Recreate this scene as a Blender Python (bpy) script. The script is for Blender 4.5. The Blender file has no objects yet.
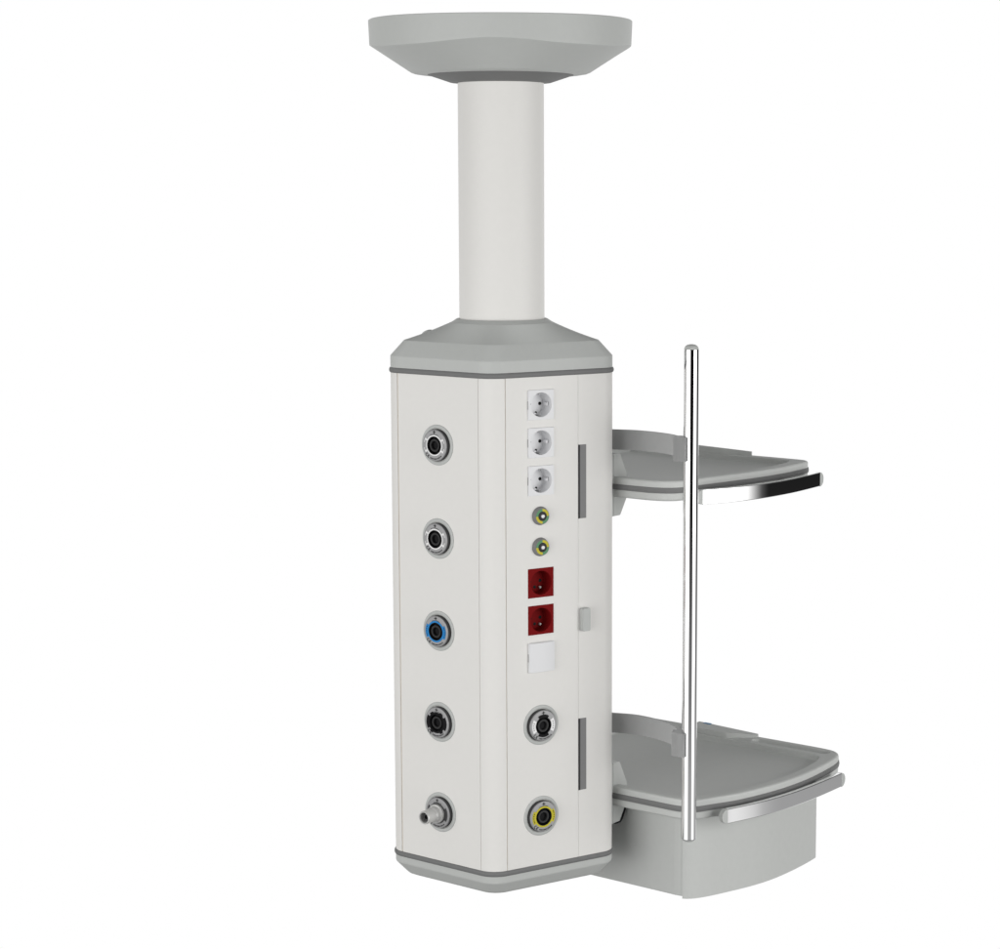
import bpy, bmesh, math
from mathutils import Vector, Matrix

# ------------------------------------------------------------------ basics
U = 0.00175            # one model unit in metres
ZB = 1000.0            # model z of the real-world zero height
sc = bpy.context.scene
col = sc.collection
R = math.radians
cos, sin, pi = math.cos, math.sin, math.pi

TL, TR = R(36.8), R(33.0)                      # the two front faces of the column, turned from the viewer
NL = (-sin(TL), -cos(TL)); DL = (cos(TL), -sin(TL))
NR = (sin(TR), -cos(TR));  DR = (cos(TR), sin(TR))
SD = DL; WD = (sin(TL), cos(TL))               # shelf frame: s = out of the shelf's open end, w = away from the column


def sw(s, w):
    return (SD[0] * s + WD[0] * w, SD[1] * s + WD[1] * w)


# ------------------------------------------------------------------ materials
def material(name, rgb, rough=0.45, metal=0.0, spec=0.5, coat=0.0, var=0.02, bump=0.0, scale=90.0):
    m = bpy.data.materials.new(name)
    m.use_nodes = True
    nt = m.node_tree
    b = nt.nodes['Principled BSDF']
    b.inputs['Roughness'].default_value = rough
    b.inputs['Metallic'].default_value = metal
    b.inputs['Specular IOR Level'].default_value = spec
    b.inputs['Coat Weight'].default_value = coat
    tc = nt.nodes.new('ShaderNodeTexCoord')
    n = nt.nodes.new('ShaderNodeTexNoise')
    n.inputs['Scale'].default_value = scale
    n.inputs['Detail'].default_value = 4
    nt.links.new(tc.outputs['Object'], n.inputs['Vector'])
    cr = nt.nodes.new('ShaderNodeValToRGB')
    lo = [max(0, c * (1 - var)) for c in rgb]
    hi = [min(1, c * (1 + var)) for c in rgb]
    cr.color_ramp.elements[0].position = .3
    cr.color_ramp.elements[1].position = .7
    cr.color_ramp.elements[0].color = (*lo, 1)
    cr.color_ramp.elements[1].color = (*hi, 1)
    nt.links.new(n.outputs['Fac'], cr.inputs['Fac'])
    nt.links.new(cr.outputs['Color'], b.inputs['Base Color'])
    if bump:
        n2 = nt.nodes.new('ShaderNodeTexNoise')
        n2.inputs['Scale'].default_value = 900
        bp = nt.nodes.new('ShaderNodeBump')
        bp.inputs['Strength'].default_value = bump
        bp.inputs['Distance'].default_value = 0.0004
        nt.links.new(tc.outputs['Object'], n2.inputs['Vector'])
        nt.links.new(n2.outputs['Fac'], bp.inputs['Height'])
        nt.links.new(bp.outputs['Normal'], b.inputs['Normal'])
    return m


M = {
    'cream':  material('cream_powder_coat', (.792, .783, .760), .50, spec=.3, bump=.06, var=.006),
    'seam':   material('seam_liner', (.66, .61, .54), .7, spec=.2),
    'grey':   material('light_grey_plastic', (.508, .523, .510), .50, spec=.3, bump=.06, var=.01),
    'tray':   material('shelf_grey_plastic', (.570, .584, .570), .52, spec=.3, bump=.06, var=.012),
    'dark':   material('dark_grey_rubber', (.185, .187, .187), .6, spec=.25),
    'strip':  material('mid_grey_strip', (.215, .215, .215), .55, spec=.3),
    'black':  material('black_plastic', (.006, .006, .007), .55, spec=.12),
    'ink':    material('black_print', (.012, .012, .012), .6, spec=.2),
    'bore':   material('charcoal_plastic', (.022, .022, .023), .5, spec=.25),
    'silver': material('satin_aluminium', (.335, .335, .34), .45, metal=.2, spec=.5),
    'edge':   material('shaded_aluminium', (.055, .055, .056), .55, spec=.3),  # disc sides: shade put into the colour; elsewhere plain dark grey
    'nozzle': material('nickel', (.56, .56, .55), .42, metal=.35),
    'chrome': material('polished_chrome', (.84, .84, .845), .03, metal=1.0, var=.003),
    'arm':    material('painted_grey_steel', (.40, .405, .405), .42, spec=.45),
    'white':  material('white_socket_plastic', (.775, .78, .795), .4, spec=.3, var=.004),
    'red':    material('red_socket_plastic', (.185, .007, .008), .55, spec=.03),
    'blue':   material('blue_print', (.005, .215, .56), .5, spec=.3),
    'yellow': material('yellow_print', (.56, .49, .02), .5, spec=.3),
    'green':  material('green_print', (.095, .27, .13), .5, spec=.3),
    'pale':   material('white_print', (.86, .86, .86), .5, spec=.3),
    'smoke':  material('grey_print', (.36, .36, .365), .5, spec=.3),
    'badge':  material('blue_badge', (.02, .20, .42), .4),
}


# ------------------------------------------------------------------ objects
def P(v):
    return Vector((v[0] * U, v[1] * U, v[2] * U))


def link(name, bm, mat, parent=None, loc=None, rot=None, smooth=True, ang=32, bevel=0.0, seg=2):
    bmesh.ops.recalc_face_normals(bm, faces=bm.faces[:])
    me = bpy.data.meshes.new(name)
    bm.to_mesh(me); bm.free()
    if isinstance(mat, (list, tuple)):
        for k in mat: me.materials.append(M[k])
    else:
        me.materials.append(M[mat])
    if smooth:
        for p in me.polygons: p.use_smooth = True
        me.set_sharp_from_angle(angle=R(ang))
    o = bpy.data.objects.new(name, me)
    col.objects.link(o)
    if parent is not None: o.parent = parent
    if loc is not None: o.location = P(loc)
    if rot is not None: o.rotation_euler = rot
    if bevel:
        md = o.modifiers.new('Bevel', 'BEVEL')
        md.width = bevel * U; md.segments = seg; md.limit_method = 'ANGLE'; md.angle_limit = R(35)
        md.harden_normals = True
    return o


def empty(name, loc, label, cat, group=None):
    o = bpy.data.objects.new(name, None)
    o.empty_display_size = .1
    col.objects.link(o)
    o.location = (loc[0] * U, loc[1] * U, (loc[2] + ZB) * U)
    o['label'] = label; o['category'] = cat
    if group: o['group'] = group
    return o


def loft(bm, rings, cap0=True, cap1=True, mi=0):
    rs = [rings[0]]                              # support loops keep the shading of long walls straight
    for a, b in zip(rings, rings[1:]):
        l = max(math.dist(p, q) for p, q in zip(a, b))
        if l > 2.2:
            for t in (.35 / l, 1 - .35 / l):
                rs.append([tuple(u + (v - u) * t for u, v in zip(p, q)) for p, q in zip(a, b)])
        rs.append(b)
    vs = [[bm.verts.new(P(p)) for p in r] for r in rs]
    n = len(vs[0])
    for a, b in zip(vs, vs[1:]):
        for i in range(n):
            f = bm.faces.new((a[i], a[(i + 1) % n], b[(i + 1) % n], b[i])); f.material_index = mi
    if cap0:
        f = bm.faces.new(vs[0][::-1]); f.material_index = mi
    if cap1:
        f = bm.faces.new(vs[-1]); f.material_index = mi
    return vs


def prism(bm, pts, z0, z1):
    loft(bm, [[(x, y, z0) for x, y in pts], [(x, y, z1) for x, y in pts]])


def lathe(bm, prof, n=48, cap0=False, cap1=False, mi=0, centre=(0, 0)):
    """profile of (r, z) round the local z axis; r = 0 closes to a point-sized disc"""
    rings = [[(centre[0] + max(r, 1e-3) * cos(2 * pi * i / n), centre[1] + max(r, 1e-3) * sin(2 * pi * i / n), z)
              for i in range(n)] for r, z in prof]
    loft(bm, rings, cap0, cap1, mi)


def box(bm, x0, x1, y0, y1, z0, z1):
    prism(bm, [(x0, y0), (x1, y0), (x1, y1), (x0, y1)], z0, z1)


def sector(bm, r0, r1, a0, a1, z0, z1, n=16):
    pts = [(r1 * cos(a0 + (a1 - a0) * i / n), r1 * sin(a0 + (a1 - a0) * i / n)) for i in range(n + 1)]
    pts += [(r0 * cos(a1 + (a0 - a1) * i / n), r0 * sin(a1 + (a0 - a1) * i / n)) for i in range(n + 1)]
    lo = [bm.verts.new(P((x, y, z0))) for x, y in pts]
    hi = [bm.verts.new(P((x, y, z1))) for x, y in pts]
    m = len(pts)
    for i in range(m):
        bm.faces.new((lo[i], lo[(i + 1) % m], hi[(i + 1) % m], hi[i]))
    for i in range(n):
        bm.faces.new((hi[i], hi[i + 1], hi[m - 2 - i], hi[m - 1 - i]))
        bm.faces.new((lo[i + 1], lo[i], lo[m - 1 - i], lo[m - 2 - i]))


def annulus(bm, r0, r1, z0, z1, n=48):
    lathe2(bm, [(r0, z0), (r1, z0), (r1, z1), (r0, z1)], n)


def lathe2(bm, prof, n=48):
    """closed profile swept round z (a ring)"""
    m = len(prof)
    vs = [[bm.verts.new(P((r * cos(2 * pi * i / n), r * sin(2 * pi * i / n), z))) for r, z in prof] for i in range(n)]
    for i in range(n):
        for j in range(m):
            bm.faces.new((vs[i][j], vs[i][(j + 1) % m], vs[(i + 1) % n][(j + 1) % m], vs[(i + 1) % n][j]))


def smooth_line(pts, k=8, closed=False):
    """Catmull-Rom through the points"""
    out = []; n = len(pts)
    rng = range(n) if closed else range(n - 1)
    for i in rng:
        g = lambda j: pts[j % n] if closed else pts[min(max(j, 0), n - 1)]
        p0, p1, p2, p3 = g(i - 1), g(i), g(i + 1), g(i + 2)
        for q in range(k):
            t = q / k
            out.append(tuple(.5 * (2 * b + (c - a) * t + (2 * a - 5 * b + 4 * c - d) * t * t + (3 * b - a - 3 * c + d) * t ** 3)
                             for a, b, c, d in zip(p0, p1, p2, p3)))
    if not closed: out.append(tuple(pts[-1]))
    return out


def offset_line(pts, d, closed=False):
    """shift a 2-D polyline to its left by d"""
    out = []; n = len(pts)
    for i in range(n):
        a = pts[(i - 1) % n] if closed or i > 0 else pts[i]
        b = pts[(i + 1) % n] if closed or i < n - 1 else pts[i]
        tx, ty = b[0] - a[0], b[1] - a[1]
        l = math.hypot(tx, ty) or 1
        out.append((pts[i][0] - ty / l * d, pts[i][1] + tx / l * d))
    return out


# ------------------------------------------------------------------ plan of the column: a rhombus with rounded corners
RF, RA = 22.8, 18.5
CL, CF, CR_, CB = (-93.4, 0.0), (-6.6, -60.2), (91.9, -0.6), (5.1, 59.6)


def plan(d=0.0, k=12, minr=6.0):
    """rounded rhombus, offset inward by d, counter-clockwise from the left corner"""
    n3 = (-NL[0], -NL[1]); n4 = (-NR[0], -NR[1])
    lines = [NL, NR, n3, n4]
    cs = [(CL, RA), (CF, RF), (CR_, RA), (CB, RF)]
    dist = [CL[0] * NL[0] + CL[1] * NL[1] + RA, CR_[0] * NR[0] + CR_[1] * NR[1] + RA,
            CR_[0] * n3[0] + CR_[1] * n3[1] + RA, CL[0] * n4[0] + CL[1] * n4[1] + RA]
    dist = [q - d for q in dist]

    def meet(i, j, r):
        (a, b), (c, e) = lines[i], lines[j]
        p, q = dist[i] - r, dist[j] - r
        det = a * e - b * c
        return ((p * e - b * q) / det, (a * q - p * c) / det)
    pts = []
    for (i, j, r) in ((3, 0, RA), (0, 1, RF), (1, 2, RA), (2, 3, RF)):
        r = max(minr, r - max(d, 0) * .25 if d > 0 else r - d)
        c = meet(i, j, r)
        a0 = math.atan2(lines[i][1], lines[i][0]); a1 = math.atan2(lines[j][1], lines[j][0])
        while a1 < a0: a1 += 2 * pi
        for q in range(k + 1):
            a = a0 + (a1 - a0) * q / k
            pts.append((c[0] + r * cos(a), c[1] + r * sin(a)))
    return pts


def polar(pts, n=144, c=(0, 0)):
    """radius of a star-shaped outline at n even angles"""
    out = []; m = len(pts)
    for i in range(n):
        a = 2 * pi * i / n; dx, dy = cos(a), sin(a); best = 0
        for j in range(m):
            x0, y0 = pts[j][0] - c[0], pts[j][1] - c[1]
            x1, y1 = pts[(j + 1) % m][0] - c[0], pts[(j + 1) % m][1] - c[1]
            ex, ey = x1 - x0, y1 - y0
            det = ex * dy - ey * dx
            if abs(det) < 1e-12: continue
            t = (ex * y0 - ey * x0) / det
            u = (dx * y0 - dy * x0) / det
            if -1e-9 <= u <= 1 + 1e-9 and t > best: best = t
        out.append(best)
    return out


def ring_of(rad, z, n=144):
    return [(r * cos(2 * pi * i / n), r * sin(2 * pi * i / n), z) for i, r in enumerate(rad)]


# ================================================================== SUPPLY COLUMN
Z_RT, Z_RB = -178.8, -675.2                    # the two dark rings
column = empty('supply_column', (0, 0, -700),
               'tall cream and grey ceiling supply column with gas outlets and power sockets on two faces', 'medical column')
OZ = 700.0                                     # parts are modelled relative to the column's lower end
rel = lambda z: z + OZ


def lofted(name, mat, prof, **kw):
    bm = bmesh.new()
    loft(bm, [[(x, y, rel(z)) for x, y in plan(d)] for d, z in prof])
    return link(name, bm, mat, column, **kw)


# --- core seen in the seams, and the skin around it
core = lofted('body_liner', 'seam', [(.55, Z_RB - 2), (.55, Z_RT + 2)], ang=30)

seq = plan(0.0, k=20)
n1 = 21
# walk the outline as one list with arc positions: corners L, F, R, B
def outline_points(d=0.0):
    return plan(d, k=20)


def face_pt(which, t):
    """point on a front face: t = distance from the front corner's tangent point"""
    pts = outline_points()
    if which == 'L':
        a = pts[n1]                     # start of front corner arc = end of the left face
        return (a[0] - DL[0] * t, a[1] - DL[1] * t)
    a = pts[2 * n1 - 1]                 # end of front corner arc
    return (a[0] + DR[0] * t, a[1] + DR[1] * t)


def skin(name, pts, ang=30):
    inner = offset_line(pts, 3.0)
    bm = bmesh.new()
    prism(bm, pts + inner[::-1], rel(Z_RB - 2), rel(Z_RT + 2))
    return link(name, bm, 'cream', column, ang=ang, bevel=.12, seg=1)


o_ = outline_points()
left_len = math.hypot(o_[n1][0] - o_[n1 - 1][0], o_[n1][1] - o_[n1 - 1][1])
right_len = math.hypot(o_[2 * n1][0] - o_[2 * n1 - 1][0], o_[2 * n1][1] - o_[2 * n1 - 1][1])
t_door = 84.1
g = .4
fl = lambda t: face_pt('L', t)
fr = lambda t: face_pt('R', t)
arcL, arcF, arcR, arcB = o_[:n1], o_[n1:2 * n1], o_[2 * n1:3 * n1], o_[3 * n1:]
panel_left = skin('gas_panel', [fl(left_len - 1.5), fl(.32)])
skin('corner_trim', [fl(-.02), *arcF[1:-1], fr(-.1)])
panel_right = skin('socket_panel', [fr(.75), fr(t_door - .09)])
skin('side_door', [fr(t_door + .09), *arcR, arcB[0]])
skin('rear_panel', [(arcB[0][0] - SD[0] * .6, arcB[0][1] - SD[1] * .6), *arcB[1:], (arcL[0][0] - DL[0] * 0 + .3 * NL[0] * 0, arcL[0][1]),
                    *arcL[1:-1], fl(left_len - .1)])

# --- dark sealing rings: bulged band round the plan
def seal(name, z, h, out):
    bm = bmesh.new()
    prof = []
    for i in range(9):
        a = -pi / 2 + pi * i / 8
        prof.append((-out * cos(a) + .3, z + h / 2 * sin(a)))
    loft(bm, [[(x, y, rel(q)) for x, y in plan(d)] for d, q in prof])
    return link(name, bm, 'dark', column, ang=60)


seal('sealing_ring', Z_RT, 5.6, 1.9)
seal('sealing_ring', Z_RB, 5.6, 1.9)

# --- lower end cap
lofted('bottom_cap', 'grey', [(-.1, Z_RB - 2), (-.1, -684.2), (.25, -685.4), (7.0, -695.6), (8.2, -697.0), (10.5, -698.2), (40, -699.5)], ang=24)

# --- upper cap: rim, shoulder and dome running into the tube
bm = bmesh.new()
N = 288
rings = []
for d, z in ((-.2, Z_RT + 2), (-.2, -165.0), (.1, -164.2), (8.4, -149.9), (8.9, -149.2)):
    rings.append(ring_of(polar(plan(d, k=16), N), rel(z), N))
rb = polar(plan(9.0, k=16), N)
zb, zt, rt = -149.2, -131.2, 50.5
for i in range(1, 11):
    t = i / 10
    sag = -1.6 * sin(pi * t)
    rings.append(ring_of([b + (rt - b) * t for b in rb], rel(zb + (zt - zb) * t + sag * .5), N))
for r, z in ((48.4, -129.9), (46.6, -128.6), (45.4, -127.9), (44.4, -127.7), (43.2, -128.2), (42.6, -129.0)):
    rings.append(ring_of([r] * N, rel(z), N))
loft(bm, rings)
top_cap = link('top_cap', bm, 'grey', column, ang=20)
bm = bmesh.new()
lathe(bm, [(7.2, -3), (6.8, -.6), (5.6, .9), (3.6, 1.9), (1.6, 2.3), (.1, 2.4)], 24, cap0=True, cap1=True)
link('cap_screw', bm, 'grey', top_cap, loc=(-75.0, 3.0, rel(-142.2)), rot=(0, R(-20), 0))

# --- tube
bm = bmesh.new()
lathe(bm, [(42.5, rel(-134)), (42.5, rel(112))], 96, cap0=True, cap1=True)
link('ceiling_tube', bm, 'cream', column)

# --- ceiling cover: round rim running down into a four-sided pyramid
bm = bmesh.new()
N = 288
base = polar(plan(0, k=16), N)                 # rounded rhombus gives the pyramid its corners
bmax, bmin = max(base), min(base)
RC = 129.6
ztop, zbot = 169.5, 112.6
bot = [80.5 + (b - bmin) / (bmax - bmin) * 5.5 for b in base]
crease = []
for i in range(N):
    a = 2 * pi * i / N
    crease.append(135.7 + 4.4 * ((1 + cos(4 * (a - R(-91)))) / 2) ** 1.5)   # the pyramid's corners lift the crease
cov = []
ell = lambda f, z: [(f * RC * cos(2 * pi * i / N), .97 * f * RC * sin(2 * pi * i / N), rel(z - 1.3 * max(0, -sin(2 * pi * i / N)) ** 3)) for i in range(N)]
cov.append(ell(.80, 164.3)); cov.append(ell(.995, 164.3)); cov.append(ell(.999, 164.0)); cov.append(ell(1.0, 163.4))
def crow(f, dz):
    return [((RC - .9) * f * cos(2 * pi * i / N), .97 * (RC - .9) * f * sin(2 * pi * i / N), rel(crease[i] + dz)) for i in range(N)]
cov.append(crow(1.0, 1.2)); cov.append(crow(.998, .3)); cov.append(crow(.990, -.4))
def brow(f, z):
    return [(bot[i] * f * cos(2 * pi * i / N), bot[i] * f * sin(2 * pi * i / N), rel(z)) for i in range(N)]
for t in (.25, .5, .75):
    c0, c1 = crow(.990, -.4), brow(1.03, zbot + 1.8)
    cov.append([tuple(p + (q - p) * t for p, q in zip(a, b)) for a, b in zip(c0, c1)])
cov.append(brow(1.03, zbot + 1.8)); cov.append(brow(.99, zbot + .5)); cov.append(brow(.93, zbot - .3)); cov.append(brow(.80, zbot - .4))
loft(bm, cov)
cover = link('ceiling_cover', bm, 'grey', column, ang=14)
bm = bmesh.new()
lathe(bm, [(72.5, rel(zbot)), (71.8, rel(zbot - .6)), (52.5, rel(105.6)), (50.0, rel(104.8)), (42.4, rel(104.2)), (40, rel(106))], 96, cap0=True, cap1=True)
link('cover_collar', bm, 'dark', cover, ang=25)

# ------------------------------------------------------------------ fittings on the two faces
ROT_L = (R(90), 0, math.atan2(NL[0], -NL[1]) * 1.0)
ROT_R = (R(90), 0, math.atan2(NR[0], -NR[1]) * 1.0)


def on_face(which, t, z):
    x, y = face_pt(which, t)
    return (x, y, rel(z))


def lettering(parent, ce=True):
    """printed marks on an outlet's face: cross mark, a line of type, the CE mark and an arc of type"""
    z0, z1 = 5.02, 5.22
    bm = bmesh.new()
    # cross mark at the top
    box(bm, -1.8, 1.8, 12.9, 13.6, z0, z1)
    box(bm, -.45, .45, 11.7, 14.7, z0, z1 + .02)
    # line of type under it
    for k in range(7):
        a = R(90 + 24 - 8 * k)
        c, s_ = cos(a), sin(a)
        q = [(-.36, -.42), (.36, -.42), (.36, .42), (-.36, .42)]
        prism(bm, [(11.15 * c + x * s_ + y * c, 11.15 * s_ - x * c + y * s_) for x, y in q], z0, z1)
    # arc of type along the bottom
    for k in range(11):
        a = R(248 + 6.2 * k)
        c, s_ = cos(a), sin(a)
        w = .48 if k % 3 else .3
        q = [(-w, -.62), (w, -.62), (w, .62), (-w, .62)]
        prism(bm, [(13.3 * c + x * s_ + y * c, 13.3 * s_ - x * c + y * s_) for x, y in q], z0, z1)
    link('lettering', bm, 'ink', parent, smooth=False)
    # CE mark
    bm = bmesh.new()
    for cx, bar in ((0, False), (3.0, True)):
        pts_o = [(cx + 1.75 * cos(R(a)), 1.75 * sin(R(a))) for a in range(75, 286, 15)]
        pts_i = [(cx + 1.1 * cos(R(a)), 1.1 * sin(R(a))) for a in range(285, 74, -15)]
        lo = [bm.verts.new(P((x, y, z0))) for x, y in pts_o + pts_i]
        hi = [bm.verts.new(P((x, y, z1))) for x, y in pts_o + pts_i]
        m = len(lo); h = len(pts_o)
        for i in range(m): bm.faces.new((lo[i], lo[(i + 1) % m], hi[(i + 1) % m], hi[i]))
        for i in range(h - 1):
            bm.faces.new((hi[i], hi[i + 1], hi[m - 2 - i], hi[m - 1 - i]))
        if bar: box(bm, cx - 1.2, cx + .2, -.25, .25, z0, z1)
    a = R(228)
    o = link('ce_mark', bm, 'ink', parent, loc=(12.9 * cos(a) - 1.0, 12.9 * sin(a) + .2, .01), rot=(0, 0, R(-38)), smooth=False)


def gas_outlet(which, t, z, style, label):
    rot = ROT_L if which == 'L' else ROT_R
    bm = bmesh.new()
    lathe(bm, [(20.3, -1), (20.3, .3), (19.9, .8), (18.9, 1.1), (17.1, 1.1), (16.5, .7), (16.3, .1), (16.3, -.6), (10, -.7)], 64, cap0=True, cap1=True)
    o = link('gas_outlet', bm, 'grey', column, loc=on_face(which, t, z), rot=rot, ang=40)
    o['label'] = label
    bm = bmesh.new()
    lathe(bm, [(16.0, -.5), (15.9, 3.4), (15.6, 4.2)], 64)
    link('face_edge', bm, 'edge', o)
    bm = bmesh.new()
    lathe(bm, [(15.6, 4.2), (15.2, 4.75), (14.5, 5.0), (9.0, 5.0)], 64)
    link('face_plate', bm, 'silver', o, ang=50)
    bm = bmesh.new()
    lathe(bm, [(9.05, 5.0), (9.0, 5.4), (8.5, 5.5), (8.2, 5.0), (7.9, 3.2), (7.4, 2.0), (3, 1.8)], 48, cap1=True)
    bore = link('socket_bore', bm, 'black', o, ang=40)
    if style != 'nozzle':
        bm = bmesh.new()
        lathe(bm, [(6.7, 2.0), (6.5, 4.4), (6.2, 4.8), (4.6, 4.8), (4.2, 4.4), (4.1, 1.9)], 40)
        link('seal_tube', bm, 'bore', bore, ang=40)
    z0, z1 = 5.02, 5.3
    bm = bmesh.new()
    wings = lambda b, r1=13.2, r0=9.1, zz=z1: [sector(b, r0, r1, R(c - 32), R(c + 32), z0, zz) for c in (0, 180)]
    if style in ('blue', 'yellow'):
        annulus(bm, 9.1, 10.8, z0, z1 + .03)
        wings(bm)
        band = link('colour_band', bm, style, o, ang=30)
        bm = bmesh.new()
        for c in (0, 180):
            for k in (-20, -9, 2, 13, 22):
                a0 = R(c + k)
                sector(bm, 11.4, 12.2, a0 - R(3), a0 + R(3), z1, z1 + .1, 3)
        link('band_print', bm, 'ink' if style == 'yellow' else 'bore', band, smooth=False)
    elif style == 'white':
        annulus(bm, 9.1, 10.3, z0, z1 + .03)
        for c in (0, 180):
            for e in (-29, 29):
                sector(bm, 9.2, 13.2, R(c + e - 4.5), R(c + e + 4.5), z0, z1, 4)
            sector(bm, 12.6, 13.2, R(c - 26), R(c - 12), z0, z1, 5)
            sector(bm, 12.6, 13.2, R(c + 12), R(c + 26), z0, z1, 5)
        link('white_band', bm, 'pale', o, ang=30)
        bm = bmesh.new()
        for c in (0, 180): sector(bm, 10.4, 12.5, R(c - 24), R(c + 24), z0, z1 - .1)
        link('band_print', bm, 'smoke', o, ang=30)
    elif style == 'notched':
        wings(bm)
        band = link('white_band', bm, 'pale', o, ang=30)
        bm = bmesh.new()
        for c in (0, 180):
            for k in (-17, -6, 5, 16):
                a0 = R(c + k)
                sector(bm, 10.9, 12.0, a0 - R(3), a0 + R(3), z1, z1 + .1, 3)
        link('band_print', bm, 'smoke', band, smooth=False)
        bm = bmesh.new()
        for c in (90, 270): sector(bm, 9.0, 11.4, R(c - 32), R(c + 32), z0, z1 + .5)
        link('notch', bm, 'black', o, ang=30)
    elif style == 'black':
        annulus(bm, 9.1, 10.6, z0, z1 + .03)
        wings(bm)
        for c in (55, 125, 235, 305): sector(bm, 9.2, 12.0, R(c - 10), R(c + 10), z0, z1 + .2)
        link('black_band', bm, 'black', o, ang=30)
    else:
        annulus(bm, 9.1, 10.6, z0, z1 + .03)
        wings(bm)
        link('dark_band', bm, 'edge', o, ang=30)
        bm = bmesh.new()
        lathe(bm, [(9.3, 5.2), (9.6, 5.9), (9.6, 7.6), (9.1, 8.2), (7.9, 8.4), (7.7, 9.0), (7.7, 13.0), (7.3, 13.8), (6.9, 14.2), (6.8, 15.0), (6.8, 25.0), (6.4, 25.8),
                   (5.7, 25.8), (5.1, 25.2), (4.9, 23.5), (4.9, 18)], 48, cap0=True)
        nz = link('nozzle', bm, 'nozzle', o, ang=28)
        bm = bmesh.new()
        lathe(bm, [(4.95, 20.5), (3.2, 20.5), (3.1, 22.4), (2.1, 22.4), (2.0, 18)], 32, cap1=True)
        link('nozzle_insert', bm, 'edge', nz, ang=35)
    lettering(o)
    return o


OUT_L = [(52.2, -249.9, 'white', 'gas outlet ringed in white, topmost on the left face'),
         (52.3, -343.2, 'white', 'gas outlet ringed in white above the blue one'),
         (52.4, -436.2, 'blue', 'gas outlet with blue colour band'),
         (52.4, -529.0, 'black', 'gas outlet with black colour band'),
         (52.4, -621.9, 'nozzle', 'gas outlet with protruding metal nozzle')]
for t, z, st, lab in OUT_L: gas_outlet('L', t, z, st, lab)
gas_outlet('R', 39.7, -529.3, 'notched', 'gas outlet with white wings and black notches')
gas_outlet('R', 39.8, -622.4, 'yellow', 'gas outlet with yellow colour band')


# --- power sockets: square plate, deep round well, contacts
def power_socket(t, z, red, label):
    mat = 'red' if red else 'white'
    H = 14.7; RW, DEP = 11.9, 11.0
    bm = bmesh.new()
    n = 64
    circ = []; sq = []; sq2 = []
    for i in range(n):
        a = 2 * pi * i / n
        c, s_ = cos(a), sin(a)
        k = 1 / max(abs(c), abs(s_))
        circ.append((RW * c, RW * s_)); sq.append((H * c * k, H * s_ * k))
    top = 1.5 if not red else .7
    loft(bm, [[(x, y, -1) for x, y in sq], [(x, y, top - .5) for x, y in sq], [(x * .985, y * .985, top) for x, y in sq],
              [(x * 1.02, y * 1.02, top) for x, y in circ], [(x, y, top - .4) for x, y in circ],
              [(x * .94, y * .94, -DEP + 1.2) for x, y in circ], [(x * .88, y * .88, -DEP) for x, y in circ]], cap0=False, cap1=True)
    o = link('power_socket', bm, mat, column, loc=on_face('R', t, z), rot=ROT_R, ang=30)
    o['label'] = label
    bm = bmesh.new()
    for sx in (-1, 1): lathe(bm, [(1.75, -DEP - .5), (1.75, -DEP + .06)], 20, cap0=True, cap1=True, centre=(sx * 5.9, 0))
    link('pin_hole', bm, 'black', o)
    if not red:
        for sy in (-1, 1):
            bm = bmesh.new()
            box(bm, -1.3, 1.3, sy * 11.2 - (.9 if sy > 0 else -.1), sy * 11.2 + (.1 if sy < 0 else .1) - (0 if sy > 0 else -.8), -9.5, -.9)
            link('earth_clip', bm, 'silver', o, bevel=.2)
        bm = bmesh.new()
        box(bm, -4.3, -2.2, -9.9, -8.2, -6.5, -4.6)
        box(bm, 8.6, 10.6, -1.6, 1.6, -9, -3)
        link('key_rib', bm, 'white', o, bevel=.3)
        bm = bmesh.new()
        lathe(bm, [(1.25, -DEP - .3), (1.25, -DEP + .08)], 16, cap0=True, cap1=True, centre=(1.4, -8.7))
        link('dark_spot', bm, 'black', o)
        bm = bmesh.new()
        box(bm, -H - .25, -H + .25, -4.0, 4.0, -.2, .9)
        link('side_slot', bm, 'smoke', o)
    else:
        bm = bmesh.new()
        lathe(bm, [(1.5, -DEP), (1.5, -DEP + 1.6), (1.1, -DEP + 2.4), (.2, -DEP + 2.8)], 20, cap1=True, centre=(5.0, -6.6))
        link('earth_pin', bm, 'nozzle', o)
        bm = bmesh.new()
        lathe(bm, [(1.6, -DEP - .4), (1.6, -DEP + .06)], 20, cap0=True, cap1=True, centre=(-.4, -6.0))  # black disc paints the shadow blotch on the red well's floor
        link('dark_spot', bm, 'black', o)
    return o


SOCK = [(40.3, -208.9, False, 'topmost white power socket'), (40.3, -246.2, False, 'middle white power socket'),
        (40.3, -283.7, False, 'lowest white power socket'),
        (40.0, -385.6, True, 'upper red power socket'), (40.0, -422.8, True, 'lower red power socket')]
for a in SOCK: power_socket(*a)


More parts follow.
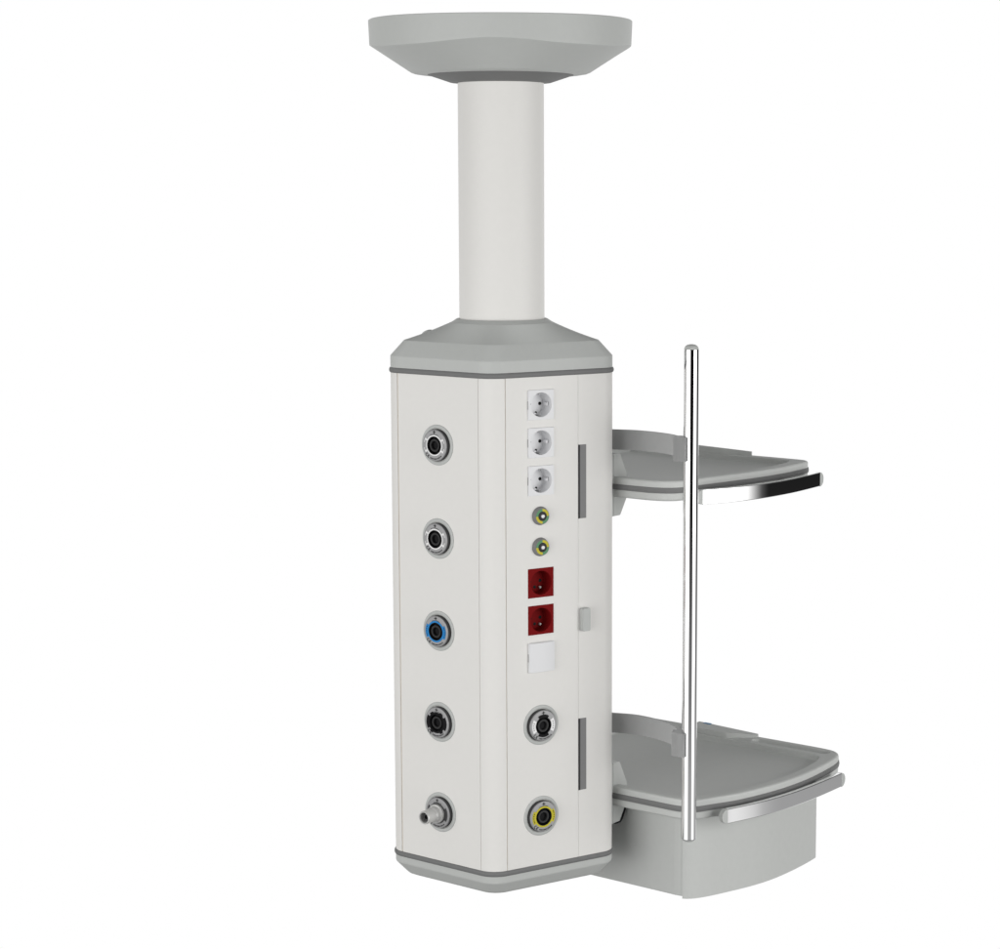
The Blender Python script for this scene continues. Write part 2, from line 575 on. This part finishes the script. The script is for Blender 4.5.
# --- earth bonding terminals, striped green and yellow
def earth_terminal(t, z, label):
    bm = bmesh.new()
    lathe(bm, [(9.3, -.8), (9.3, .6), (9.0, 1.4), (8.0, 4.0), (7.6, 4.3), (4.5, 4.3), (4.4, 3.2)], 48, cap0=True, cap1=True)
    o = link('earth_terminal', bm, 'strip', column, loc=on_face('R', t, z), rot=ROT_R, ang=30)
    o['label'] = label
    for c, m in ((45, 'yellow'), (135, 'green'), (225, 'yellow'), (315, 'green')):
        bm = bmesh.new()
        sector(bm, 4.8, 7.3, R(c - 45), R(c + 45), 4.25, 4.5)
        link('colour_stripe', bm, m, o, ang=30)
    bm = bmesh.new()
    lathe(bm, [(4.7, 4.2), (4.6, 4.9), (4.2, 5.1), (2.4, 5.0), (2.2, 4.2)], 32, cap1=True)
    link('insulator', bm, 'bore', o)
    bm = bmesh.new()
    lathe(bm, [(1.8, 4.0), (1.8, 5.7), (1.4, 6.2), (.2, 6.4)], 24, cap1=True)
    link('contact_pin', bm, 'pale', o)


earth_terminal(39.6, -318.7, 'upper green and yellow earth terminal')
earth_terminal(39.6, -349.7, 'lower green and yellow earth terminal')

# --- blank white cover
bm = bmesh.new()
prof = []
for i in range(9):
    x = -14.7 + 29.4 * i / 8
    prof.append((x, 2.6 + 1.5 * (1 - (x / 14.7) ** 2)))
prof = [(-14.7, -1)] + prof + [(14.7, -1)]
a = [bm.verts.new(P((x, -14.8, z))) for x, z in prof]; b = [bm.verts.new(P((x, 14.8, z))) for x, z in prof]
for i in range(len(a) - 1): bm.faces.new((a[i], a[i + 1], b[i + 1], b[i]))
bm.faces.new(a); bm.faces.new(b[::-1]); bm.faces.new((a[0], b[0], b[-1], a[-1]))
o = link('blank_cover', bm, 'white', column, loc=on_face('R', 40.0, -460.1), rot=ROT_R, ang=20, bevel=.5)
bm = bmesh.new()
box(bm, -14.95, -14.5, -4.0, 4.0, -.2, 1.0)
link('side_slot', bm, 'smoke', o)

# --- grey hinge strips and the door catch
for zc in (-288.2, -566.1):
    bm = bmesh.new()
    box(bm, 0, 9.2, -37.0, 37.0, -1, .35)
    o = link('hinge_strip', bm, 'strip', column, loc=on_face('R', t_door + .1, zc), rot=ROT_R, bevel=.15, seg=1)
    bm = bmesh.new()
    box(bm, 0.0, 1.7, -37.0, 37.0, -1, .6)  # dark strip put in for the shade along the slot's left side
    link('strip_shade', bm, 'bore', o)
bm = bmesh.new()
prism(bm, [(-.4, -10.6), (0.2, -11.6), (7.4, -11.6), (8.2, -10.6), (8.2, 10.8), (7.4, 11.6), (.4, 11.6), (-.4, 10.8)], -.5, 6.2)
link('door_catch', bm, 'grey', column, loc=on_face('R', 86.6, -427.4), rot=ROT_R, bevel=.9, seg=3)

# --- wells are really let into the panel and the liner behind it
def cut(o, cutters):
    for c in cutters:
        md = o.modifiers.new('well', 'BOOLEAN'); md.operation = 'DIFFERENCE'; md.solver = 'EXACT'; md.object = c
    bpy.context.view_layer.update()
    dg = bpy.context.evaluated_depsgraph_get()
    me = bpy.data.meshes.new_from_object(o.evaluated_get(dg))
    for md in list(o.modifiers): o.modifiers.remove(md)
    o.data = me
    for p in me.polygons: p.use_smooth = True
    me.set_sharp_from_angle(angle=R(30))


cutters = []
for t, z, red, lab in SOCK:
    bm = bmesh.new()
    lathe(bm, [(12.6, -20), (12.6, 10)], 40, cap0=True, cap1=True)
    cutters.append(link('well_cutter', bm, 'grey', column, loc=on_face('R', t, z), rot=ROT_R))
cut(panel_right, cutters); cut(core, cutters)
for c in cutters: bpy.data.objects.remove(c)


# ================================================================== SHELVES
def arc_clean(pts):
    out = [pts[0]]
    for p in pts[1:]:
        if math.hypot(p[0] - out[-1][0], p[1] - out[-1][1]) > .05: out.append(p)
    return out


def shelf_outline(front, near, far, back=-72.0):
    """outline in the (s, w) frame, counter-clockwise seen from above"""
    f = smooth_line(front, 6)
    pts = [(back + 14, near)] + f + [(back + 14, far)]
    rc = 14
    for i in range(1, 7):
        a = R(90 + 90 * i / 6)
        pts.append((back + rc + rc * cos(a), far - rc + rc * sin(a)))
    pts.append((back, near + rc))
    for i in range(1, 7):
        a = R(180 + 90 * i / 6)
        pts.append((back + rc + rc * cos(a), near + rc + rc * sin(a)))
    return arc_clean(pts[:-1])


def resample(outline, c, n=360):
    r = polar(outline, n, c)
    return [(c[0] + q * cos(2 * pi * i / n), c[1] + q * sin(2 * pi * i / n)) for i, q in enumerate(r)]


def shell(name, mat, layers, origin, parent, cap0=True, cap1=True, ang=30):
    """loft of plan outlines; the frame (s, w) is mapped to x, y"""
    bm = bmesh.new()
    rings = []
    for r, z in layers:
        rings.append([(*[q - o for q, o in zip(sw(s, w), origin[:2])], z - origin[2]) for s, w in r])
    loft(bm, rings, cap0, cap1)
    return link(name, bm, mat, parent, ang=ang)


def offs(outline, layers):
    return [((offset_line(outline, d, closed=True) if d else outline), z) for d, z in layers]


def bar(bm, line, half_t, z0, z1, org, ch=0.0):
    """upright bar following a plan line, thickness 2*half_t"""
    prof = [(-half_t, z0 + ch), (-half_t + ch, z0), (half_t - ch, z0), (half_t, z0 + ch),
            (half_t, z1 - ch), (half_t - ch, z1), (-half_t + ch, z1), (-half_t, z1 - ch)] if ch else \
        [(-half_t, z0), (half_t, z0), (half_t, z1), (-half_t, z1)]
    cols = [(offset_line(line, d), z) for d, z in prof]
    loft(bm, [[(l[i][0] - org[0], l[i][1] - org[1], z - org[2]) for l, z in cols] for i in range(len(line))])


def handle(parent, pts, zc, h, org):
    line = [sw(*p) for p in smooth_line(pts, 30)]
    bm = bmesh.new()
    bar(bm, line, 2.6, zc - h / 2, zc + h / 2, org, .6)
    o = link('handle', bm, 'chrome', parent, ang=25)
    # rounded grey ends
    for e, nb in ((line[0], line[1]), (line[-1], line[-2])):
        dx, dy = e[0] - nb[0], e[1] - nb[1]
        l = math.hypot(dx, dy); dx, dy = dx / l, dy / l
        nx, ny = -dy, dx
        bm = bmesh.new()
        rings = []
        for off in (-2.9, 2.9):
            r = []
            for i in range(13):
                a = -pi / 2 + pi * i / 12
                r.append((e[0] + dx * 7.6 * cos(a) + nx * off - org[0], e[1] + dy * 7.6 * cos(a) + ny * off - org[1], zc + (h / 2 + .1) * sin(a) - org[2]))
            rings.append(r)
        loft(bm, rings)
        link('handle_end', bm, 'grey', o, ang=40, bevel=.5)
    # two short studs to the shelf
    for k in (.2, .8):
        i = int(len(line) * k)
        p = line[i]; q = line[i + 1]
        dx, dy = q[0] - p[0], q[1] - p[1]; l = math.hypot(dx, dy); nx, ny = -dy / l, dx / l
        bm = bmesh.new()
        w = 5
        pts2 = [(p[0] + dx / l * w + nx * 1, p[1] + dy / l * w + ny * 1), (p[0] - dx / l * w + nx * 1, p[1] - dy / l * w + ny * 1),
                (p[0] - dx / l * w + nx * 18, p[1] - dy / l * w + ny * 18), (p[0] + dx / l * w + nx * 18, p[1] + dy / l * w + ny * 18)]
        prism(bm, [(x - org[0], y - org[1]) for x, y in pts2], zc - 4 - org[2], zc + 4 - org[2])
        link('handle_stud', bm, 'dark', o)
    return o


def bracket(parent, zc, org, dark_edge):
    """plate on the column's rear face with a gusset that carries the shelf"""
    bm = bmesh.new()
    q = [sw(s, w) for s, w in ((30, 75.2), (80.5, 75.2), (80.5, 79.2), (30, 79.2))]
    prism(bm, [(x - org[0], y - org[1]) for x, y in q], zc - 31 - org[2], zc + 33 - org[2])
    p = link('bracket', bm, 'tray', parent, bevel=.6)
    prof = [(80.3, -31), (91.5, -31), (92.8, -29.5), (102, -15.5), (106, -8), (106, 2), (104, 9), (91.4, 32.4), (90, 33), (80.3, 33)]
    bm = bmesh.new()
    rings = []
    for s in (34, 80.0):
        rings.append([(*[a - b for a, b in zip(sw(s, w), org[:2])], zc + z - org[2]) for w, z in prof])
    loft(bm, rings)
    link('gusset', bm, 'tray', p, bevel=1.2, seg=3)
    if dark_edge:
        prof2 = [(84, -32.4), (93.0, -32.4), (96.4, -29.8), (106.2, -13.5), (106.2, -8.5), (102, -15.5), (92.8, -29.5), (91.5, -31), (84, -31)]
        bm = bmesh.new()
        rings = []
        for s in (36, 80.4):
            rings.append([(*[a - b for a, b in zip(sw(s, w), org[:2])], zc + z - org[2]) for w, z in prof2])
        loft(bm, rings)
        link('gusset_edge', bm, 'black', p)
    return p


def shelf(name, label, cat, front, near, far, recess, st, sb, rim_h, low_h, handle_pts, hz, ledge, zbr, with_drawer):
    org = (*sw(80, 79), sb - low_h)
    root = empty(name, org, label, cat)
    ol = shelf_outline(front, near, far)
    rt = st + rim_h
    cen = (40, (near + far) / 2)
    rs = lambda d: resample(offset_line(ol, d, closed=True) if d else ol, cen)
    rc = [(d_s, d_w) for d_s, d_w in recess]
    rrec = lambda d: resample(offset_line(rc, d, closed=True) if d else rc, cen)
    lay = [(rs(.3), st - .4), (rs(0), st + .2), (rs(0), rt - 2.4), (rs(.5), rt - 1.0), (rs(1.5), rt - .3), (rs(3.0), rt), (rrec(-1.2), rt), (rrec(-.4), rt - .3), (rrec(0), rt - 1.0),
           (rrec(.5), rt - 5.2), (rrec(1.3), rt - 6.2), (rrec(3.0), rt - 6.5)]
    tray = shell('top_tray', 'tray', lay, org, root, ang=50)
    shell('edge_band', 'dark', offs(ol, [(2, sb - .2), (-.5, sb + .1), (-1.0, (st + sb) / 2), (-.5, st - .1), (2, st + .2)]), org, root, ang=60)
    shell('under_tray', 'tray', offs(ol, [(4.5, sb - low_h), (1.6, sb - low_h + .9), (.6, sb - low_h + 2.2), (0.2, sb - .3), (2.0, sb)]), org, root, ang=40)
    handle(root, handle_pts, hz, 15.0, org)
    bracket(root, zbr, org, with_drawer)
    # ledge on the far rim
    s_near, s_far, w0, w1, h = ledge
    bm = bmesh.new()
    s_st = 12
    outl = [(s_st, w0 + 2), (s_st + 3, w0), (s_near - 3, w0), (s_near, w0 + .8), (s_near + (s_far - s_near) * .5, w0 + (w1 - w0) * .42), (s_far, w1 - 4), (s_far - 1, w1), (s_st, w1)]
    pts = [sw(*p) for p in outl]
    drop = [0, 0, 0, 0, 1.2, 2.6, 2.6, 0]
    lo = [(x - org[0], y - org[1], rt - 3.0 - org[2]) for x, y in pts]
    hi = [(x - org[0], y - org[1], rt + h - dr - org[2]) for (x, y), dr in zip(pts, drop)]
    loft(bm, [lo, hi])
    lg = link('rear_ledge', bm, 'tray', root, bevel=.9, seg=3)
    return root, org, ol, rt, lg, tray


UP_FRONT = [(60, 78.5), (112, 78.5), (128, 79.8), (141, 84.5), (150, 93), (154.5, 106), (157.5, 122), (163, 150), (169.5, 185), (174, 215), (176.6, 245), (176.3, 272), (174.6, 295), (172.5, 307), (168, 313), (158, 316.2), (120, 317)]
UP_REC = [(-60, 89), (108, 89), (125, 90), (136, 95), (142, 104), (148.5, 130), (155, 160), (160, 190), (162, 220), (162.5, 247), (160.5, 272), (157, 292), (153, 300.5), (147, 303), (-60, 303)]
upper, org_u, ol_u, rt_u, lg_u, tray_u = shelf('shelf', 'grey equipment shelf without drawer, the upper of the two beside the column', 'shelf', UP_FRONT, 78.5, 317.0, UP_REC, -296.6, -302.1, 7.0, 8.6,
              [(167.5, 110.5), (181.3, 141), (191.9, 181), (196.8, 231), (193.2, 294)], -306.3, (64, 97, 304.8, 316, 6.6), -299.5, False)

LO_FRONT = [(60, 79), (140, 79), (158, 79.3), (170, 82.5), (179, 90), (187, 107), (194, 122), (200, 137), (208, 170), (213.2, 203), (215, 235), (214.2, 262), (211.5, 292), (208, 314), (202.5, 330), (192, 339.5), (174, 342.7), (130, 343)]
LO_REC = [(-60, 90), (138, 90), (155, 91), (164, 95.5), (170, 104), (183, 126), (191, 146), (198, 176), (201.5, 205), (202.8, 230), (202, 258), (198.5, 285), (194, 303), (189.5, 310), (182, 312), (-60, 312)]
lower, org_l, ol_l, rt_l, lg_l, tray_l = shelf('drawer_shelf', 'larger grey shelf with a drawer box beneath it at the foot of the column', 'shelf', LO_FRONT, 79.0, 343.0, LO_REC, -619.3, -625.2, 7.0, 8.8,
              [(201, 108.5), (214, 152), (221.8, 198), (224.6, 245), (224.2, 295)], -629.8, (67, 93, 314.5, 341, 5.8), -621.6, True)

bm = bmesh.new()
q = [sw(s, w) for s, w in ((20, 336), (29, 336), (29, 340.4), (20, 340.4))]
prism(bm, [(x - org_l[0], y - org_l[1]) for x, y in q], rt_l + 5.4 - org_l[2], rt_l + 6.0 - org_l[2])
link('badge', bm, 'badge', lg_l)

# drawer under the lower shelf
BF = [(s - 11.5, w + 16 + max(0, w - 170) * .04) for s, w in [(60, 91), (140, 90.5), (152, 90.3), (160, 91.3), (166.5, 95), (171.5, 101.5), (178, 115), (186.5, 139), (195, 167), (200.5, 195), (202.4, 225), (202, 255), (200, 282), (197.5, 291), (191, 296), (180, 297), (120, 297)]]
dol = shelf_outline(BF, 107.0, 318.0, back=-72)
dol_in = [(s - 1.2 if s > 92 else s, w + (.5 if w < 112 else 0)) for s, w in dol]
zt_, zb_ = -633.8, -726.0
drawer = shell('drawer', 'tray', offs(dol_in, [(2.0, zb_ + 1.2), (.5, zb_ + 1.6), (0, zb_ + 2.6), (0, zt_)]), org_l, lower, ang=35)
fbm_line = [p for p in smooth_line(BF, 6) if p[0] > 147.5]
inner = offset_line(fbm_line, 5.0)
bm = bmesh.new()
pl = [sw(*p) for p in fbm_line + inner[::-1]]
prism(bm, [(x - org_l[0], y - org_l[1]) for x, y in pl], zb_ - .6 - org_l[2], zt_ + .6 - org_l[2])
link('drawer_front', bm, 'tray', drawer, ang=30, bevel=.9, seg=3)


# hand channel let into the far rim of the lower shelf
ch = []
for a in range(-90, 91, 15): ch.append((186 + 7 * cos(R(a)), 327 + 7 * sin(R(a))))
for a in range(90, 271, 15): ch.append((100 + 7 * cos(R(a)), 327 + 7 * sin(R(a))))
bm = bmesh.new()
rings = []
for k, z in ((.15, rt_l - 4.2), (.55, rt_l - 3.6), (.8, rt_l - 2.2), (1.0, rt_l), (1.0, rt_l + 3)):
    rings.append([(*[a - b for a, b in zip(sw(min(max(s, 100), 186) + (s - min(max(s, 100), 186)) * k, 327 + (w - 327) * k), org_l[:2])], z - org_l[2]) for s, w in ch])
loft(bm, rings)
cc = link('channel_cutter', bm, 'tray', lower)
cut(tray_l, [cc]); bpy.data.objects.remove(cc)

# ================================================================== CHROME POLE
rx, ry = 186.7, -62.0
pole = empty('infusion_pole', (rx, ry, -645), 'polished chrome vertical pole clipped in front of both grey shelves', 'pole')
org_p = (rx, ry, -645.0)
bm = bmesh.new()
lathe(bm, [(7.2, .3), (7.5, .7), (7.5, 645 - 154.6), (7.3, 645 - 154.1)], 64, cap0=True, cap1=True)
rod = link('pole_tube', bm, 'chrome', pole, ang=40)
bm = bmesh.new()
lathe(bm, [(7.2, 645 - 154.2), (7.0, 645 - 153.0), (6.0, 645 - 151.2), (4.2, 645 - 149.9), (2.0, 645 - 149.4), (.1, 645 - 149.3)], 40, cap0=True, cap1=True)
link('pole_cap', bm, 'grey', pole, ang=40)
bm = bmesh.new()
lathe(bm, [(6.2, .4), (6.0, -.6), (4.6, -1.9), (2.4, -2.6), (.1, -2.8)], 40, cap0=True, cap1=True)
link('pole_cap', bm, 'grey', pole, ang=40)

for zc, hh in ((-253.0, 20.6), (-548.8, 20.6)):
    ln = smooth_line([(62, 44), (84, 37.5), (110.8, 30), (133, 22.5), (147, 12), (158, 0.5), (168.5, -14), (174.5, -28), (177.8, -44), (179.2, -56)], 8)
    bm = bmesh.new()
    bar(bm, ln, 1.4, zc - hh / 2, zc + hh / 2, org_p)
    arm = link('clamp_arm', bm, 'arm', pole, ang=40, bevel=.3)
    bm = bmesh.new()
    q = [(171.2, -50), (169.0, -63), (173.2, -65.6), (175.2, -68.6), (180.6, -71.0), (182.4, -69.4), (180.0, -66.6), (179.0, -62.5), (179.8, -58), (182.5, -54), (178, -50)]
    prism(bm, [(x - org_p[0], y - org_p[1]) for x, y in q], zc - 10.6 - org_p[2], zc + 13.0 - org_p[2])
    link('clamp_jaw', bm, 'arm', arm, ang=30, bevel=.4)

# ================================================================== LIGHT AND BACKGROUND
w = bpy.data.worlds.new('World'); sc.world = w; w.use_nodes = True
nt = w.node_tree; nt.nodes.clear()
out = nt.nodes.new('ShaderNodeOutputWorld'); bg = nt.nodes.new('ShaderNodeBackground')
nt.links.new(bg.outputs[0], out.inputs[0])
tc = nt.nodes.new('ShaderNodeTexCoord'); sp = nt.nodes.new('ShaderNodeSeparateXYZ')
nt.links.new(tc.outputs['Generated'], sp.inputs[0])


def mth(op, a, b=None, clamp=False):
    n = nt.nodes.new('ShaderNodeMath'); n.operation = op; n.use_clamp = clamp
    for i, v in enumerate((a, b)):
        if v is None: continue
        if isinstance(v, (int, float)): n.inputs[i].default_value = v
        else: nt.links.new(v, n.inputs[i])
    return n.outputs[0]


X, Y, Z = sp.outputs
hor = mth('SQRT', mth('ADD', mth('MULTIPLY', X, X), mth('MULTIPLY', Y, Y)))
el = mth('ARCTAN2', Z, mth('MAXIMUM', hor, 1e-4))                       # elevation
az = mth('ARCTAN2', mth('ABSOLUTE', X), Y)                              # 0 towards the backdrop
wall_az = mth('DIVIDE', mth('SUBTRACT', R(50), az), R(4), True)         # white backdrop wedge
wall_el = mth('MULTIPLY', mth('DIVIDE', mth('SUBTRACT', R(24), el), R(8), True), mth('DIVIDE', mth('ADD', el, R(42)), R(8), True))
wall = mth('MULTIPLY', wall_az, wall_el)
ramp = nt.nodes.new('ShaderNodeValToRGB')                              # studio floor, dark far walls, pale ceiling
nt.links.new(mth('DIVIDE', mth('ADD', el, R(90)), R(180)), ramp.inputs['Fac'])
e = ramp.color_ramp.elements
stops = [(-90, .10), (-35, .16), (-20, .43), (-15.5, .38), (-13.5, .21), (-11, .12), (-8.5, .018), (-5, .004), (8, .006), (35, .12), (60, .42), (90, .58)]
while len(e) < len(stops): e.new(.5)
for it, (d_, v_) in zip(e, stops):
    it.position = (d_ + 90) / 180; it.color = (v_, v_, v_, 1)
mx = nt.nodes.new('ShaderNodeMix'); mx.data_type = 'RGBA'
nt.links.new(wall, mx.inputs['Factor']); nt.links.new(ramp.outputs['Color'], mx.inputs['A'])
mx.inputs['B'].default_value = (1, 1, 1, 1)
nt.links.new(mx.outputs['Result'], bg.inputs['Color'])
bg.inputs['Strength'].default_value = 1.0

CZ = (-360 + ZB) * U                            # height of the column's middle


LOW0, LOW1 = .16, .42


def softbox(name, az_deg, dist, width, height, radiance, zc, fade, shift):
    L = bpy.data.lights.new(name, 'AREA'); L.shape = 'RECTANGLE'
    L.size = width; L.size_y = height
    L.energy = radiance * width * height * pi
    L.color = (1, .995, .985)
    L.use_nodes = True                         # the cloth fades towards its edges
    lt = L.node_tree; lt.nodes.clear()
    lo = lt.nodes.new('ShaderNodeOutputLight'); le = lt.nodes.new('ShaderNodeEmission'); lg = lt.nodes.new('ShaderNodeNewGeometry')
    ls = lt.nodes.new('ShaderNodeSeparateXYZ'); lt.links.new(lg.outputs['Parametric'], ls.inputs[0])
    def lm(op, a_, b_):
        n = lt.nodes.new('ShaderNodeMath'); n.operation = op
        for k, v in enumerate((a_, b_)):
            if isinstance(v, (int, float)): n.inputs[k].default_value = v
            else: lt.links.new(v, n.inputs[k])
        return n.outputs[0]
    def lr(v, a0, a1, b0, b1):
        n = lt.nodes.new('ShaderNodeMapRange'); n.clamp = True
        lt.links.new(v, n.inputs['Value'])
        for k, q in (('From Min', a0), ('From Max', a1), ('To Min', b0), ('To Max', b1)): n.inputs[k].default_value = q
        return n.outputs[0]
    u, v = ls.outputs[0], ls.outputs[1]
    outer = lm('POWER', lr(u, 1.0, 1.0 - fade, 0, 1), 2.1) if az_deg > 0 else lr(u, 0, fade, 0, 1)
    inner = lr(u, 0, .02, 0, 1) if az_deg > 0 else lr(u, 1, .98, 0, 1)
    upright = lm('MULTIPLY', lr(v, LOW0, LOW1, .9 / radiance, 1), lr(v, 1, .93, 0, 1))
    m3 = lt.nodes.new('ShaderNodeMath'); m3.operation = 'MULTIPLY'
    lt.links.new(lm('MULTIPLY', outer, inner), m3.inputs[0]); lt.links.new(upright, m3.inputs[1])
    lt.links.new(m3.outputs[0], le.inputs['Strength']); lt.links.new(le.outputs[0], lo.inputs[0])
    o = bpy.data.objects.new(name, L); col.objects.link(o)
    a = R(az_deg)
    o.location = (dist * sin(a) + shift * cos(a), -dist * cos(a) + shift * sin(a), zc)
    o.rotation_euler = (pi / 2, 0, a)          # upright, facing the column
    return o


softbox('softbox', -47, 4.2, 5.0, 3.8, 3.5, CZ - .25, .03, .20)
softbox('softbox', 65, 4.2, 4.55, 3.8, 4.6, CZ - .25, .48, .175)

# ================================================================== CAMERA
cam_d = bpy.data.cameras.new('Camera'); cam = bpy.data.objects.new('Camera', cam_d); col.objects.link(cam)
cam.location = (88 * U, -2158 * U, ZB * U)
pitch = math.atan(266.5 / 2158)
cam.rotation_euler = (pi / 2 - pitch, 0, 0)
cam_d.sensor_fit = 'HORIZONTAL'; cam_d.sensor_width = 36
cam_d.lens = 36 * 2.158
cam_d.shift_x = -.09; cam_d.shift_y = -.0185
cam_d.clip_start = .05; cam_d.clip_end = 200
sc.camera = cam
sc.view_settings.view_transform = 'Standard'; sc.view_settings.look = 'None'
sc.view_settings.exposure = 0; sc.view_settings.gamma = 1
sc.render.film_transparent = False
